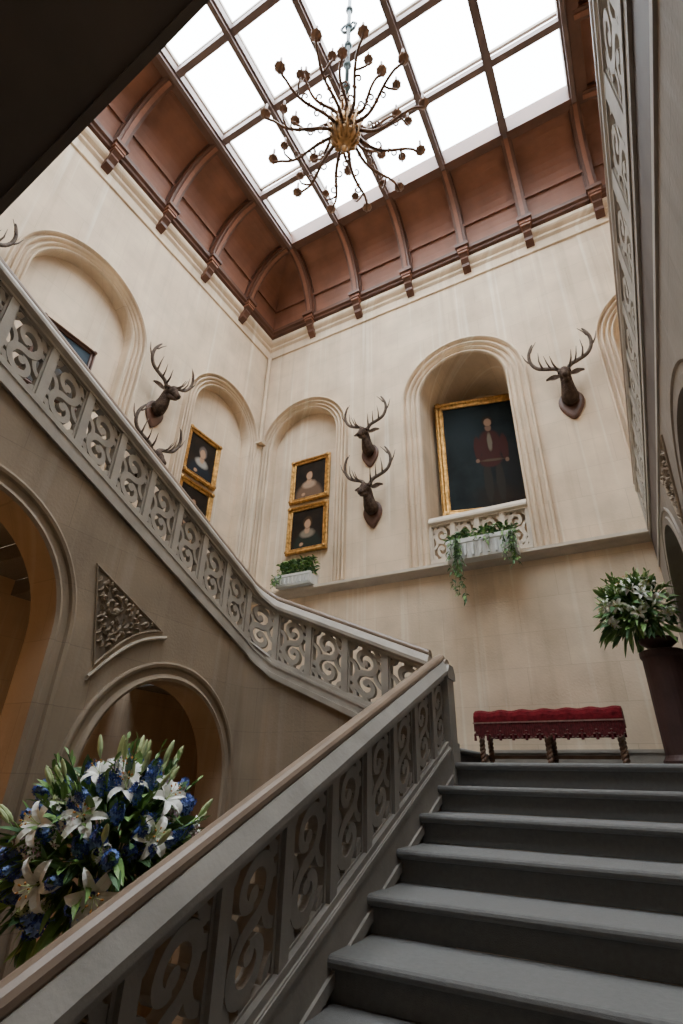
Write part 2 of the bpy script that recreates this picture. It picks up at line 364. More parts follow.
# ------------------------------------------------------------------ balustrades
TR=.355; SL=.152/.355
def arcp(cx,cy,rx,ry,a0,a1,n=8): return [(cx+rx*math.cos(math.radians(a0+(a1-a0)*i/n)),cy+ry*math.sin(math.radians(a0+(a1-a0)*i/n))) for i in range(n+1)]
def disc(mb,x,y,r,d,T,n=12):
    v=[]
    for dd in (-d/2,d/2): v+=[(x+r*math.cos(2*math.pi*i/n),y+r*math.sin(2*math.pi*i/n),dd) for i in range(n)]
    f=[tuple(range(n)),tuple(range(n,2*n))]+[(i,(i+1)%n,n+(i+1)%n,n+i) for i in range(n)]
    mb.add(v,f,0,T)
def tracery(T,hw,hh,d):
    mb=MB(); sx=hw/.155; sy=hh/.205
    # broad flat S-scroll interlaced with side C-scrolls; plenty of solid stone between
    top=[]; n=24
    for i in range(n+1):
        t=i/n; a=math.radians(-90)-(1-t)*1.0*2*math.pi; r=.040+(.094-.040)*t**.9
        top.append((r*math.cos(a)*1.16,.094+r*math.sin(a)))
    S=[(x*sx,y*sy) for x,y in top+[(-x,-y) for x,y in top[::-1][1:]]]
    m=len(S)-1
    mb.ribbon(S,[.034+.014*math.sin(math.pi*i/m) for i in range(len(S))],d,T=T)
    for sg in (1,-1):
        G=lambda pts:[(x*sx*sg,y*sy*sg) for x,y in pts]
        disc(mb,top[0][0]*.45*sx*sg,(.094+(top[0][1]-.094)*.45)*sy*sg,.027,d*.98,T)
        mb.ribbon(G(arcp(.160,-.012,.080,.078,75,205,10)+[(.072,-.072)]),.034,d*.82,T=T)
        mb.ribbon(G(arcp(-.160,.210,.070,.068,270,360,8)),.036,d*.9,T=T)
        mb.ribbon(G(arcp(.160,.210,.056,.056,180,270,8)),.036,d*.9,T=T)
        mb.ribbon(G([(-.160,.085),(-.125,.085),(-.10,.10)]),[.052,.042,.03],d*.9,T=T)
        mb.ribbon(G([(.0,.210),(.0,.180)]),.060,d*.9,T=T)
        disc(mb,.116*sx*sg,-.150*sy*sg,.026,d*.88,T,10)
        mb.ribbon(G([(.160,-.155),(.116,-.150),(.09,-.175)]),.030,d*.86,T=T)
    mb.ribbon([(-hw,-hh),(hw,-hh),(hw,hh),(-hw,hh)],.036,d*1.14,T=T,closed=True)
    return mb
def railprof(w,h0,h1):
    h=h1-h0; return [(-w*.8,h0),(w*.8,h0),(w,h0+.3*h),(w*.97,h0+.6*h),(w*.75,h0+.86*h),(w*.3,h1),(-w*.3,h1),(-w*.75,h0+.86*h),(-w*.97,h0+.6*h),(-w,h0+.3*h)]
PT=.595
def balus(P0,path,segs,label,strb=-.06,rail=True,curb=.145,sext=(0,0),mg=None,thin=1.0,rw=.042,pw=.030):
    mg=mg or M_GREY
    root=empty('balustrade',P0,label=label,category='balustrade')
    def T(s,h,t):
        p,n=path(s); return (p[0]+n[0]*t,p[1]+n[1]*t,p[2]+h)
    sl=[segs[0][0]-sext[0]]
    for s0,s1,n,c in segs:
        if c: sl+=[s0+(s1-s0)*i/12 for i in range(13)]
        else: sl+=[s0,s1]
    sl.append(segs[-1][1]+sext[1]+1e-4)
    al=[]
    for s in sl:
        if not al or s-al[-1]>1e-5: al.append(s)
    def rect(t,h0,h1): return [(-t,h0),(t,h0),(t,h1),(-t,h1)]
    Tt=lambda s,t,h:T(s,h,t)
    if rail:
        mb=MB(); mb.prof_sweep(railprof(rw,.718,.775),0,0,T=Tt,al=al)
        mk('handrail',mb,M_RAIL,root,P0,label='slim rounded brown-grey handrail',smooth=False)
    mb=MB()
    q=thin
    mb.prof_sweep([(-.055*q,.615),(.055*q,.615),(.085*q,.635),(.085*q,.665),(.045*q,.725),(-.045*q,.725),(-.085*q,.665),(-.085*q,.635)],0,0,T=Tt,al=al)
    mb.prof_sweep(rect(.054*q,PT,.615),0,0,T=Tt,al=al)
    mk('coping',mb,mg,root,P0,label='wide sloping grey stone coping')
    mb=MB()
    for t,h0,h1 in ((.065*thin,strb,curb-.03),(.055*thin,curb-.03,curb),(.08*thin,strb,strb+.05),(.072*thin,curb-.06,curb-.035)): mb.prof_sweep(rect(t,h0,h1),0,0,T=Tt,al=al)
    mk('string',mb,mg,root,P0,label='plain grey stone string moulding')
    for s0,s1,n,c in segs:
        pit=(s1-s0)/n; hw=(pit-2*pw)/2; hh=(PT-curb)/2; hc=(PT+curb)/2
        if c:
            for k in range(n+1):
                s=s0+pit*k; mb=MB(); mb.box(-pw,pw,curb,PT,-.05*thin,.05*thin,T=lambda a,h,t,s=s:T(s+a,h,t)); mk('baluster_post',mb,mg,root,P0)
            for k in range(n):
                s=s0+pit*(k+.5); mk('tracery_panel',tracery(lambda a,b,q,s=s:T(s+a,b+hc,q),hw,hh,.05*thin),mg,root,P0)
        else:
            pa,na=path(s0+1e-4); pb,_=path(s1-1e-4); D=(Vector(pb)-Vector(pa))/(s1-s0-2e-4); N=Vector((na[0],na[1],0))
            base=Vector(pa)-Vector(P0)
            mb=MB(); mb.box(-pw,pw,curb,PT,-.05*thin,.05*thin,T=lambda a,h,t:tuple(D*a+N*t+Vector((0,0,h))))
            p=mk('baluster_post',mb,mg,root); p.location=base
            for k in range(1,n+1): cp(p,root,base+D*(k*pit))
            t=mk('tracery_panel',tracery(lambda a,b,q:tuple(D*a+N*q+Vector((0,0,b+hc))),hw,hh,.05*thin),mg,root)
            t.location=base+D*(.5*pit)
            for k in range(1,n): cp(t,root,base+D*((k+.5)*pit))
    return root
def straight(P0,d,slope,nrm):
    P0=Vector(P0); d=Vector(d)
    def f(s):
        p=P0+d*s; return (p.x,p.y,p.z+slope*s),nrm
    return f
XB=-1.37; YM=4.13; XT=-3.27
Nz=lambda y:.148+SL*(y-4.075)
Mz=lambda x:.21+SL*(-1.44-x)
Tz=lambda y:1.0+SL*(4.1-y)
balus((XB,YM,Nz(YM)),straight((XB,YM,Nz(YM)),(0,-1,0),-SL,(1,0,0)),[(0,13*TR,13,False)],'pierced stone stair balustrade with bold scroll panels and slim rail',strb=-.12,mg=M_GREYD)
RC=.25; xs=XB-.08; L1=xs-(XT+RC); L2=RC*math.pi/2
def cpath(s):
    if s<L1: return (xs-s,YM,Mz(xs-s)),(0,1,0)
    if s<L1+L2:
        f=(s-L1)/L2; a=f*math.pi/2; z0=Mz(XT+RC); z1=Tz(YM-RC)
        return (XT+RC-RC*math.sin(a),YM-RC+RC*math.cos(a),z0+(z1-z0)*f),(-math.sin(a),math.cos(a),0)
    y=YM-RC-(s-L1-L2); return (XT,y,Tz(y)),(-1,0,0)
balus((xs,YM,Mz(xs)),cpath,[(0,L1,4,False),(L1,L1+L2,1,True),(L1+L2,L1+L2+10*TR,10,False)],'pierced stone balustrade sweeping round the well and climbing the wall',strb=-.03)
balus((XR-.0,Y1-.02,2.33),straight((XR,Y1-.02,2.33),(0,-1,0),0,(1,0,0)),[(0,15*.48,15,False)],'pierced stone gallery balustrade above the stair wall',strb=.1,mg=M_GALL,thin=.35,rw=.03,pw=.06,curb=.17)
mb=MB(); x,y=XB,YM; mb.box(x-.075,x+.075,y-.075,y+.075,0,.80); mb.box(x-.085,x+.085,y-.085,y+.085,0,.28)
mb.prof_sweep([(y-.09,.74),(y+.09,.74),(y+.09,.79),(y+.05,.85),(y-.05,.85),(y-.09,.79)],x-.09,x+.09,0)
mb.prof_sweep([(y+p,q+.11) for p,q in railprof(.05,.735,.79)],x-.06,x+.06,1)
mk('newel_post',mb,[M_GREYD,M_RAIL],origin=(x,y,0),label='square stone newel block at the landing corner',category='newel post')
# spandrel wall
mb=MB(); sa=[(-1.0,.78,1.2,FZ),(1.17,.78,.80,FZ),(3.05,.70,-.03,FZ)]
wall_arch(mb,FS,Y0,YM-RC,FZ,lambda u:Tz(u)-.03 if u>.62 else 2.38,sa,.26,panel=False)
for c,R,sp,zb in sa:
    arch_mould(mb,FS,c,sp,zb,[(R-.003,-.02),(R-.003,.02),(R+.02,.032),(R+.04,.02),(R+.05,.006),(R+.095,.006),(R+.105,.026),(R+.125,.032),(R+.14,.026),(R+.14,0)])
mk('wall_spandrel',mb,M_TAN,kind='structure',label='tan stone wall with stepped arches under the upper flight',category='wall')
mb=MB(); v=[];f=[]
for i in range(13):
    a=math.pi/2*i/12; r=RC-.05; x=XT+RC-r*math.sin(a); y=YM-RC+r*math.cos(a); z=Mz(XT+RC)+(Tz(YM-RC)-Mz(XT+RC))*i/12-.02
    v+=[(x,y,FZ),(x,y,z)]
for i in range(12): f.append((2*i,2*i+1,2*i+3,2*i+2))
mb.add(v,f)
yy=YM-.05
mb.add([(XT+RC,yy,FZ),(XB,yy,FZ),(XB,yy,Mz(XB)-.03),(XT+RC,yy,Mz(XT+RC)-.02)],[(0,1,2,3)])
mb.add([(XB,yy,FZ),(XB,-1.3,FZ),(XB,-1.3,FZ+.05),(XB,yy,Nz(4.1)-.1)],[(0,1,2,3)])
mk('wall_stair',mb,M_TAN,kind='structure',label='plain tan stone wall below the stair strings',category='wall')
def carved(F,outline,c,lab,sc=1,tips=(0,1,2),low=None):
    mb=MB(); n=len(outline)
    sh=lambda k:[(p[0]+(c[0]-p[0])*k,p[1]+(c[1]-p[1])*k) for p in outline]
    rings=[(outline,.001),(sh(.015),.012),(sh(.045),.015),(sh(.07),.010),(sh(.09),.002)]
    v=[];f=[]
    for pts,o in rings: v+=[F(*p,o) for p in pts]
    for r in range(len(rings)-1):
        for k in range(n):
            j=(k+1)%n; f.append((r*n+k,r*n+j,(r+1)*n+j,(r+1)*n+k))
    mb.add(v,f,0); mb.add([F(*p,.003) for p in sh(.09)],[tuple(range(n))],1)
    if low:
        v=[];f=[]
        for k,(u,z) in enumerate(low): v+=[F(u,z-.005,.002),F(u,z-.005,.020),F(u,z-.022,.026),F(u,z-.036,.020),F(u,z-.036,.002)]
        for k in range(len(low)-1):
            for q in range(4): f.append((k*5+q,k*5+q+1,k*5+5+q+1,k*5+5+q))
        mb.add(v,f,3)
    ins=sh(.20)
    def inside(x,z):
        cn=False; j=n-1
        for i in range(n):
            xi,zi=ins[i]; xj,zj=ins[j]
            if (zi>z)!=(zj>z) and x<(xj-xi)*(z-zi)/(zj-zi)+xi: cn=not cn
            j=i
        return cn
    rnd=random.Random(4)
    def leaf3(x,z,ang,L,w,curl):
        v=[];f=[]; m=9
        for i in range(m):
            t=i/(m-1); a=ang+curl*t
            ww=w*math.sin(math.pi*(.08+.9*t))*(1 if i%2 else .66)
            nx,nz=-math.sin(a),math.cos(a)
            v+=[F(x+nx*ww,z+nz*ww,.005),F(x,z,.019*math.sin(math.pi*(.15+.8*t))+.005),F(x-nx*ww,z-nz*ww,.005)]
            x+=L/m*math.cos(a); z+=L/m*math.sin(a)
        for i in range(m-1):
            q=i*3; f+=[(q,q+3,q+4,q+1),(q+1,q+4,q+5,q+2)]
        mb.add(v,f,2)
    xs_=[p[0] for p in ins]; zs_=[p[1] for p in ins]
    pl=[]; tries=0
    while len(pl)<64 and tries<9000:
        tries+=1
        x=rnd.uniform(min(xs_),max(xs_)); z=rnd.uniform(min(zs_),max(zs_))
        if not inside(x,z): continue
        if any(math.hypot(x-a,z-b)<.034*sc for a,b in pl): continue
        pl.append((x,z))
    for i,(x,z) in enumerate(pl):
        an=math.atan2(z-c[1],x-c[0])+rnd.uniform(-.7,.7)
        L=.065*sc
        for k in range(10):
            if inside(x+L*math.cos(an),z+L*math.sin(an)): break
            an+=.65
        leaf3(x,z,an,L,.015*sc,rnd.choice((-1.9,1.9)))
    mb.lathe([(0,0),(.03*sc,0),(.026*sc,.012),(.012*sc,.02),(0,.02)],n=12,mi=2,T=lambda x,y,z:F(c[0]+x,c[1]+y,z+.003))
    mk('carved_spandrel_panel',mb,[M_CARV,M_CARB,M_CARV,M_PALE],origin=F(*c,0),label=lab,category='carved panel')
lowp=[(2.89-(2.89-2.28)*t,1.0-(1.0-.60)*t+.085*math.sin(math.pi*t)) for t in [i/12 for i in range(13)]]
ol=[(2.14,1.35),(2.86,1.02)]+[(2.86-(2.86-2.31)*t,1.02-(1.02-.65)*t+.080*math.sin(math.pi*t)) for t in (.12,.25,.38,.5,.62,.75,.88)]+[(2.31,.65)]
carved(FS,ol,(2.39,1.06),'triangular carved acanthus relief panel between two arches',1,(0,1,len(ol)-1),low=lowp)
carved(FR,[(3.25,1.98),(3.85,1.98),(3.5,1.42)],(3.53,1.80),'triangular carved relief panel between stair wall arches',.7)
# ------------------------------------------------------------------ stairs
def step_prof():
    pts=[(0.03,-.152),(.03,-.05),(.012,-.046)]
    for i in range(7):
        a=math.radians(-90-i*30); pts.append((.012+ .022*math.cos(a),-.024+.022*math.sin(a)))
    return pts
SP=step_prof()
def flight(name_label,n,P0,d,wv,width):
    root=empty('staircase',P0,label=name_label,category='staircase')
    d=Vector(d); wv=Vector(wv)
    pr=[(s,h) for s,h in SP]+[(TR+.029,-.002),(TR+.029,-.152)]
    mb=MB(); mb.prof_sweep(pr,0,width,T=lambda a,s,h:tuple(d*s+wv*a+Vector((0,0,h))))
    st=mk('step',mb,M_CARP,root); st.location=(0,0,0)
    for k in range(1,n): cp(st,root,tuple(d*TR*k+Vector((0,0,.152*k))))
    return root
r1=flight('broad stair flight covered in grey carpet beside the balustrade',16,(-1.305,4.075-15*TR,.148-15*.152),(0,1,0),(1,0,0),XR+1.30)
mb=MB(); mb.box(-1.29,XR-.005,4.075+TR+.03,Y1-.005,-.02,.148)
o=Vector(r1.location); mk('landing',mb,M_CARP,r1,o)
r2=flight('short carpeted flight along the back wall',5,(-1.52,4.20,.30),(-1,0,0),(0,1,0),Y1-4.205)
mb=MB(); mb.box(X0+.005,-3.31,4.20,Y1-.005,.90,1.06); mk('landing',mb,M_CARP,r2,Vector(r2.location))
r3=flight('carpeted upper flight rising along the wall',9,(-3.50,4.05,1.212),(0,-1,0),(-1,0,0),-3.505-X0)
mb=MB(); zs=lambda x:3.24+.53*(x+3.03)
xa,xb=-4.62,2.0
def slab(x0,x1,y0,y1,dz0,dz1,mi=0):
    v=[(x0,y0,zs(x0)+dz0),(x1,y0,zs(x1)+dz0),(x1,y1,zs(x1)+dz0),(x0,y1,zs(x0)+dz0)]
    v+=[(p[0],p[1],p[2]+dz1-dz0) for p in v]
    mb.add(v,[(0,1,2,3),(4,5,6,7),(0,1,5,4),(1,2,6,5),(2,3,7,6),(3,0,4,7)],mi)
slab(xa,xb,-1.4,.7,.03,.34)
slab(xa,xb,.645,.70,0,.03)
r4=empty('staircase',(xa,-.3,zs(xa)),label='dark underside of the topmost stair flight overhead',category='staircase')
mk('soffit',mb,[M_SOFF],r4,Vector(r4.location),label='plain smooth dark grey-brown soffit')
mb=MB(); mb.box(-1.45,XR,Y1-.03,Y1,.148,.32); mb.box(-1.45,XR,Y1-.04,Y1,.30,.33)
mk('baseboard_back',mb,M_GREY,kind='structure',label='grey stone skirting at the landing',category='baseboard')
balus((-2.01,Y1+.07,2.46),straight((-2.01,Y1+.07,2.46),(1,0,0),0,(0,-1,0)),[(0,1.28,4,False)],'low pierced stone balcony front inside the arch',strb=.0,rail=False,mg=M_LEDGE,curb=.12)
# ------------------------------------------------------------------ paintings
def frame_sweep(mb,w,h,prof,mi=0):
    v=[];f=[]; n=len(prof)
    for sx,sz in ((-1,-1),(1,-1),(1,1),(-1,1)):
        for o,p in prof: v.append((sx*(w/2+o),-p,sz*(h/2+o)))
    for k in range(4):
        j=(k+1)%4
        for i in range(n-1): f.append((k*n+i,k*n+i+1,j*n+i+1,j*n+i))
    mb.add(v,f,mi)
def picture(loc,rz,w,h,fw,pm,label,group=None,fmat=None,rx=0):
    e=empty('framed_painting',loc,rz,label=label,category='painting',group=group); e.rotation_euler[0]=rx
    mb=MB(); k=fw
    frame_sweep(mb,w,h,[(0,.012),(0,.03),(.1*k,.035),(.15*k,.028),(.45*k,.032),(.6*k,.055),(.8*k,.06),(.9*k,.045),(k,.04),(k,.003)])
    for sx in (-1,1):
        for sz in (-1,1):
            mb.lathe([(.0,0),(.42*k,0),(.4*k,.02),(.2*k,.028),(0,.03)],(0,0,0),10,T=lambda x,y,z,sx=sx,sz=sz:(sx*(w/2+.55*k)+x,-.05-z,sz*(h/2+.55*k)+y))
    mk('frame',mb,fmat or M_GOLD,e,label='carved gilt frame' if not fmat else 'dark wooden frame')
    mb=MB(); mb.add([(-w/2,-.014,-h/2),(w/2,-.014,-h/2),(w/2,-.014,h/2),(-w/2,-.014,h/2)],[(0,1,2,3)])
    mk('canvas',mb,pm,e,label='dark oil portrait canvas')
    return e
SK=(.40,.25,.16)
def bust(name,dress,hair,collar,dx=0):
    return painting(name,(.010,.008,.007),(.026,.018,.012),[(dx,-.30,.25,.24,dress,.15),(dx+.16,-.30,.08,.12,dress,.3),(dx,-.09,.13,.075,collar,.25),(dx,-.02,.045,.07,SK,.2),(dx,.10,.085,.11,hair,.15),(dx,.075,.058,.08,SK,.15),(dx-.1,-.26,.035,.03,SK,.3)])
p1=bust('portrait_lady',(.04,.010,.010),(.02,.012,.008),(.32,.24,.17))
p2=bust('portrait_gentleman',(.015,.02,.028),(.13,.11,.10),(.32,.30,.27),.02)
p3=bust('portrait_lady_pale',(.14,.09,.06),(.02,.014,.01),(.34,.24,.17),-.02)
p4=bust('portrait_youth',(.02,.025,.02),(.05,.03,.015),(.2,.17,.13))
p5=painting('portrait_landscape',(.02,.03,.04),(.05,.08,.11),[(0,-.25,.4,.2,(.05,.04,.03),.4)])
fpn=.085
for z,pm,lb in ((4.42,p3,'gilt framed portrait of a seated woman in pale dress'),(3.52,p4,'gilt framed dark portrait of a young man')):
    picture((-4.03,Y1+.12,z),0,.58,.66,fpn,pm,lb)
for z,pm,lb in ((4.42,p2,'gilt framed portrait of a grey-haired man'),(3.52,p1,'gilt framed dark portrait of a woman')):
    picture((X0-.12,4.75,z),math.pi/2,.56,.66,fpn,pm,lb)
picture((X0-.12,2.33,4.3),math.pi/2,.62,.86,.06,p5,'dark framed painting in blue-green tones',fmat=M_PLAQ)
CT=(.040,.012,.010); TRO=(.020,.017,.014); dx=.06
big=painting('full_length_portrait',(.004,.007,.008),(.012,.018,.020),[
 (-.32,.5,.25,.4,(.013,.021,.025),.6),(.3,-.75,.45,.2,(.018,.012,.008),.5),(.36,-.3,.14,.4,(.010,.010,.010),.5),
 (dx-.085,-.50,.062,.34,TRO,.14),(dx+.085,-.50,.060,.34,TRO,.14),
 (dx,.14,.17,.28,CT,.12),(dx-.02,-.12,.165,.13,CT,.14),(dx+.20,.08,.055,.24,CT,.14),(dx-.19,.10,.050,.22,CT,.14),
 (dx,.20,.035,.16,(.13,.11,.08),.2),(dx,-.13,.15,.022,(.07,.05,.03),.3),
 (dx,.46,.045,.06,(.16,.10,.07),.2),(dx,.585,.080,.095,(.022,.015,.010),.12),(dx+.004,.565,.055,.072,(.24,.15,.10),.14),
 (dx-.205,-.12,.028,.035,(.16,.10,.068),.2),(dx+.215,-.15,.028,.035,(.14,.09,.06),.2)],.7,.02)
picture((-1.255,Y1+.69,4.43),math.radians(13),1.20,1.84,.125,big,'large gilt framed full-length portrait of man in dull red coat')
# ------------------------------------------------------------------ stags
def stag():
    e=empty('mounted_stag_head',(0,0,0),label='',category='mounted stag head',group='stag head trophies')
    mb=MB(); out=[]
    for i in range(32):
        a=2*math.pi*i/32; s=math.sin(a)
        x=.155*math.cos(a)*(1-.45*max(0,-s)**1.5); z=-.10+.19*s*(1.0 if s>0 else 1.35)
        out.append((x,z))
    n=32; v=[(x,-.001,z) for x,z in out]+[(x,-.028,z) for x,z in out]+[(x*.93,-.036,(z+.08)*.94-.08) for x,z in out]+[(x*.80,-.042,(z+.08)*.84-.08) for x,z in out]
    f=[]
    for r in range(3): f+=[(r*n+i,r*n+(i+1)%n,(r+1)*n+(i+1)%n,(r+1)*n+i) for i in range(n)]
    f+=[tuple(range(3*n,4*n)),tuple(range(n))]
    mb.add(v,f); mk('plaque',mb,M_PLAQ,e,label='dark wooden shield plaque')
    mb=MB()
    path=[(0,-.035,-.05),(0,-.08,-.04),(0,-.125,.0),(0,-.155,.06),(0,-.175,.12),(0,-.205,.175),(0,-.255,.205),(0,-.305,.185),(0,-.35,.14),(0,-.39,.088),(0,-.425,.045),(0,-.452,.012),(0,-.46,-.005)]
    rad=[.12,.126,.112,.096,.086,.082,.080,.074,.062,.049,.044,.041,.018]
    mb.tube(path,rad,16,flat=.84)
    mb.tube([(0,-.235,.12),(0,-.30,.075),(0,-.37,.02),(0,-.42,-.015)],[.045,.042,.03,.018],8)
    mb.tube([(0,-.05,-.13),(0,-.11,-.09),(0,-.17,-.02),(0,-.21,.05)],[.05,.065,.06,.03],9)
    for s in (-1,1):
        mb.tube([(s*.03,-.22,.26),(s*.06,-.28,.232),(s*.055,-.325,.19)],[.022,.026,.012],7)
        mb.tube([(s*.016,-.445,.04),(s*.028,-.458,.02)],[.017,.010],6)
        mb.tube([(s*.03,-.205,.23),(s*.040,-.20,.295)],[.032,.028],8)
    mk('head',mb,M_FUR,e,smooth=True,label='dark brown stag head and neck')
    for sx in (-1,1):
        mb=MB(); v=[];f=[]
        for i in range(8):
            t=i/7; w=.046*math.sin(math.pi*min(1,t*.90+.10))
            c=Vector((sx*(.055+.18*t),-.185+.03*t,.225+.035*t))
            v+=[c+Vector((0,-.014,w)),c+Vector((0,.024,0)),c+Vector((0,-.014,-w))]
        for i in range(7):
            a=i*3; f+=[(a,a+3,a+4,a+1),(a+1,a+4,a+5,a+2)]
        mb.add(v,f); mk('ear',mb,M_FURN,e,smooth=True)
        mb=MB(); mb.lathe([(0,-.014),(.01,-.01),(.014,0),(.01,.01),(0,.014)],(sx*.070,-.285,.20),8); mk('eye',mb,M_EYE,e,smooth=True)
        mb=MB(); s=sx
        beam=[]
        ctl=[(.038,-.20,.28),(.09,-.195,.365),(.20,-.18,.42),(.31,-.175,.48),(.375,-.19,.58),(.385,-.215,.69),(.35,-.24,.79),(.315,-.25,.85)]
        for i in range(len(ctl)-1):
            for k in range(3):
                t=k/3; p0=ctl[max(i-1,0)];p1=ctl[i];p2=ctl[i+1];p3=ctl[min(i+2,len(ctl)-1)]
                beam.append(tuple((.5*((2*p1[q])+(-p0[q]+p2[q])*t+(2*p0[q]-5*p1[q]+4*p2[q]-p3[q])*t*t+(-p0[q]+3*p1[q]-3*p2[q]+p3[q])*t**3))*(s if q==0 else 1) for q in range(3)))
        beam.append((ctl[-1][0]*s,ctl[-1][1],ctl[-1][2])); nb=len(beam)
        mb.tube([(.038*s,-.20,.275),(.040*s,-.20,.29)],[.044,.040],8)
        mb.tube(beam,[.030-.011*i/nb-(.013*max(0,(i/nb-.75)/.25)) for i in range(nb)],8)
        def tine(p,q,r,b=.018):
            m=[(p[i]+q[i])/2+(0,.0,-.02)[i] for i in range(3)]
            mb.tube([p,m,q,r],[b,b*.85,b*.62,.003],7)
        tine((.06*s,-.20,.33),(.11*s,-.33,.35),(.13*s,-.38,.45))
        tine((.24*s,-.175,.44),(.27*s,-.26,.52),(.26*s,-.29,.64),.016)
        tine((.375*s,-.19,.59),(.44*s,-.20,.67),(.47*s,-.21,.77),.015)
        tine((.378*s,-.225,.72),(.32*s,-.27,.77),(.26*s,-.29,.84),.014)
        tine((.14*s,-.19,.395),(.18*s,-.29,.43),(.20*s,-.33,.52),.014)
        mk('antler',mb,M_ANT,e,smooth=True,label='branched brown antler')
    return e
st=stag()
def place(s,loc,rz,sc,lab,tilt=0):
    s.location=loc; s.rotation_euler=(tilt,0,rz); s.scale=(sc,)*3; s['label']=lab
place(st,(.02,Y1,4.50),0,1.0,'stag head with wide antlers on dark plaque')
for loc,rz,sc,lab in (((-2.87,Y1,4.58),0,.92,'stag head with branched antlers above another trophy'),
    ((-2.83,Y1,3.56),0,.97,'large stag head trophy mounted below another'),
    ((X0,3.66,4.58),math.pi/2,.97,'stag head with tall antlers between arched niches'),
    ((X0,3.66,3.50),math.pi/2,.97,'lower stag head behind the climbing balustrade'),
    ((X0,1.0,4.55),math.pi/2,.88,'stag head beside an arched niche')):
    c=copy_tree(st); place(c,loc,rz,sc,lab)
# ------------------------------------------------------------------ chandelier
CX,CY,CZ=-1.465,2.46,6.01
ch=empty('chandelier',(CX,CY,CZ),rz=math.radians(10),label='large branched bronze chandelier hanging beneath the skylight',category='chandelier')
mb=MB(); mb.lathe([(0,-.42),(.018,-.40),(.035,-.36),(.02,-.33),(.05,-.30),(.09,-.26),(.125,-.19),(.13,-.12),(.10,-.07),(.12,-.03),(.145,.03),(.13,.10),(.08,.15),(.055,.20),(.08,.26),(.10,.32),(.085,.39),(.04,.44),(.06,.50),(.035,.56),(0,.6)],n=20)
for k in range(12):
    a=2*math.pi*k/12
    mb.tube([(.08*math.cos(a),.08*math.sin(a),-.28),(.135*math.cos(a),.135*math.sin(a),-.18),(.155*math.cos(a),.155*math.sin(a),-.02),(.19*math.cos(a),.19*math.sin(a),.06),(.175*math.cos(a),.175*math.sin(a),.12)],[.010,.018,.016,.013,.006],6)
    mb.tube([(.08*math.cos(a),.08*math.sin(a),.26),(.13*math.cos(a),.13*math.sin(a),.34),(.155*math.cos(a),.155*math.sin(a),.42)],[.012,.014,.006],6)
    mb.lathe([(0,-.02),(.015,-.012),(.020,0),(.015,.012),(0,.02)],(.142*math.cos(a+.26),.142*math.sin(a+.26),-.10),8)
mk('body',mb,M_BRASS,ch,smooth=True,label='bulbous ornate gilt bronze body')
mb=MB(); mb.tube([(0,0,.55),(0,0,3.4)],.026,8)
for z in (.9,1.4,1.9,2.4,2.9): mb.lathe([(.012,-.06),(.04,-.03),(.05,0),(.04,.03),(.012,.06)],(0,0,z),10)
for s in (-1,1): mb.tube([(0,0,2.25),(s*.07,0,2.32),(s*.10,0,2.42),(s*.05,0,2.50),(s*.01,0,2.44)],[.016,.018,.016,.013,.008],6)
mk('rod',mb,M_ROD,ch,smooth=True,label='blue-grey suspension rod')
def cup(mb,x,y,z,s=1):
    n=16; prof=[(0,-.06),(.014,-.055),(.010,-.038),(.022,-.022),(.042,-.006),(.052,.012),(.046,.016),(.022,.012),(.016,.03),(.025,.06),(.022,.088),(0,.088)]
    v=[];f=[]
    for r,zz in prof:
        for k in range(n):
            a=2*math.pi*k/n; rr=r*s*(1+(.13 if (k%2 and r>.045) else 0)); v.append((x+rr*math.cos(a),y+rr*math.sin(a),z+zz*s))
    for i in range(len(prof)-1):
        for k in range(n): f.append((i*n+k,i*n+(k+1)%n,(i+1)*n+(k+1)%n,(i+1)*n+k))
    mb.add(v,f)
    mb.tube([(x,y,z+.07*s),(x,y,z+.19*s)],.013*s,8,1)
def hvol(mb,p,r,a0,turns,sg,b,n=16):
    cx=p[0]-r*math.cos(a0); cy=p[1]-r*math.sin(a0); pts=[]
    for i in range(n):
        t=i/(n-1); a=a0+sg*turns*2*math.pi*t; rr=r*(1-.7*t); pts.append((cx+rr*math.cos(a),cy+rr*math.sin(a),p[2]+.03*t))
    mb.tube(pts,[b*(1-.45*i/n) for i in range(n)],7)
def arm(R,zt,twin=True):
    mb=MB(); pts=[]
    for i in range(25):
        t=i/24; r=.11+(R-.11)*t
        z=-.05-.13*math.sin(math.pi*min(1,t*1.15))+zt*t**1.6
        pts.append((r,.028*math.sin(2*math.pi*t),z))
    mb.tube(pts,[.019-.007*i/24 for i in range(25)],8)
    for i in (4,12):
        p=pts[i]; mb.lathe([(.012,-.012),(.024,-.005),(.026,0),(.024,.005),(.012,.012)],(0,0,0),10,T=lambda x,y,z,p=p:(p[0]+z,p[1]+x,p[2]+y))
    hvol(mb,pts[8],.040,math.pi/2,.9,-1,.010); hvol(mb,pts[14],.036,-math.pi/2,.9,1,.010)
    e=pts[-1]; cup(mb,e[0],e[1],e[2]+.06,1.0)
    if twin:
        m=pts[16]
        q=(m[0]+.06,m[1]+.115,m[2]+.05)
        mb.tube([m,(m[0]+.025,m[1]+.04,m[2]-.025),(m[0]+.055,m[1]+.09,m[2]-.02),(q[0],q[1]+.005,q[2]-.03),q],[.010,.011,.010,.009,.008],7)
        cup(mb,q[0],q[1],q[2]+.04,.82)
    return mb
a1=mk('arm',arm(.82,-.08),[M_COPP,M_CAND],ch,smooth=True,label='slim curved bronze arm with candle cups')
for k in range(1,12): cp(a1,ch,(0,0,0),Quaternion((0,0,1),2*math.pi*k/12))
a2=mk('upper_arm',arm(.54,.02,False),[M_COPP,M_CAND],ch,smooth=True); a2.location=(0,0,.20); a2.rotation_mode='QUATERNION'; a2.rotation_quaternion=Quaternion((0,0,1),math.pi/12)
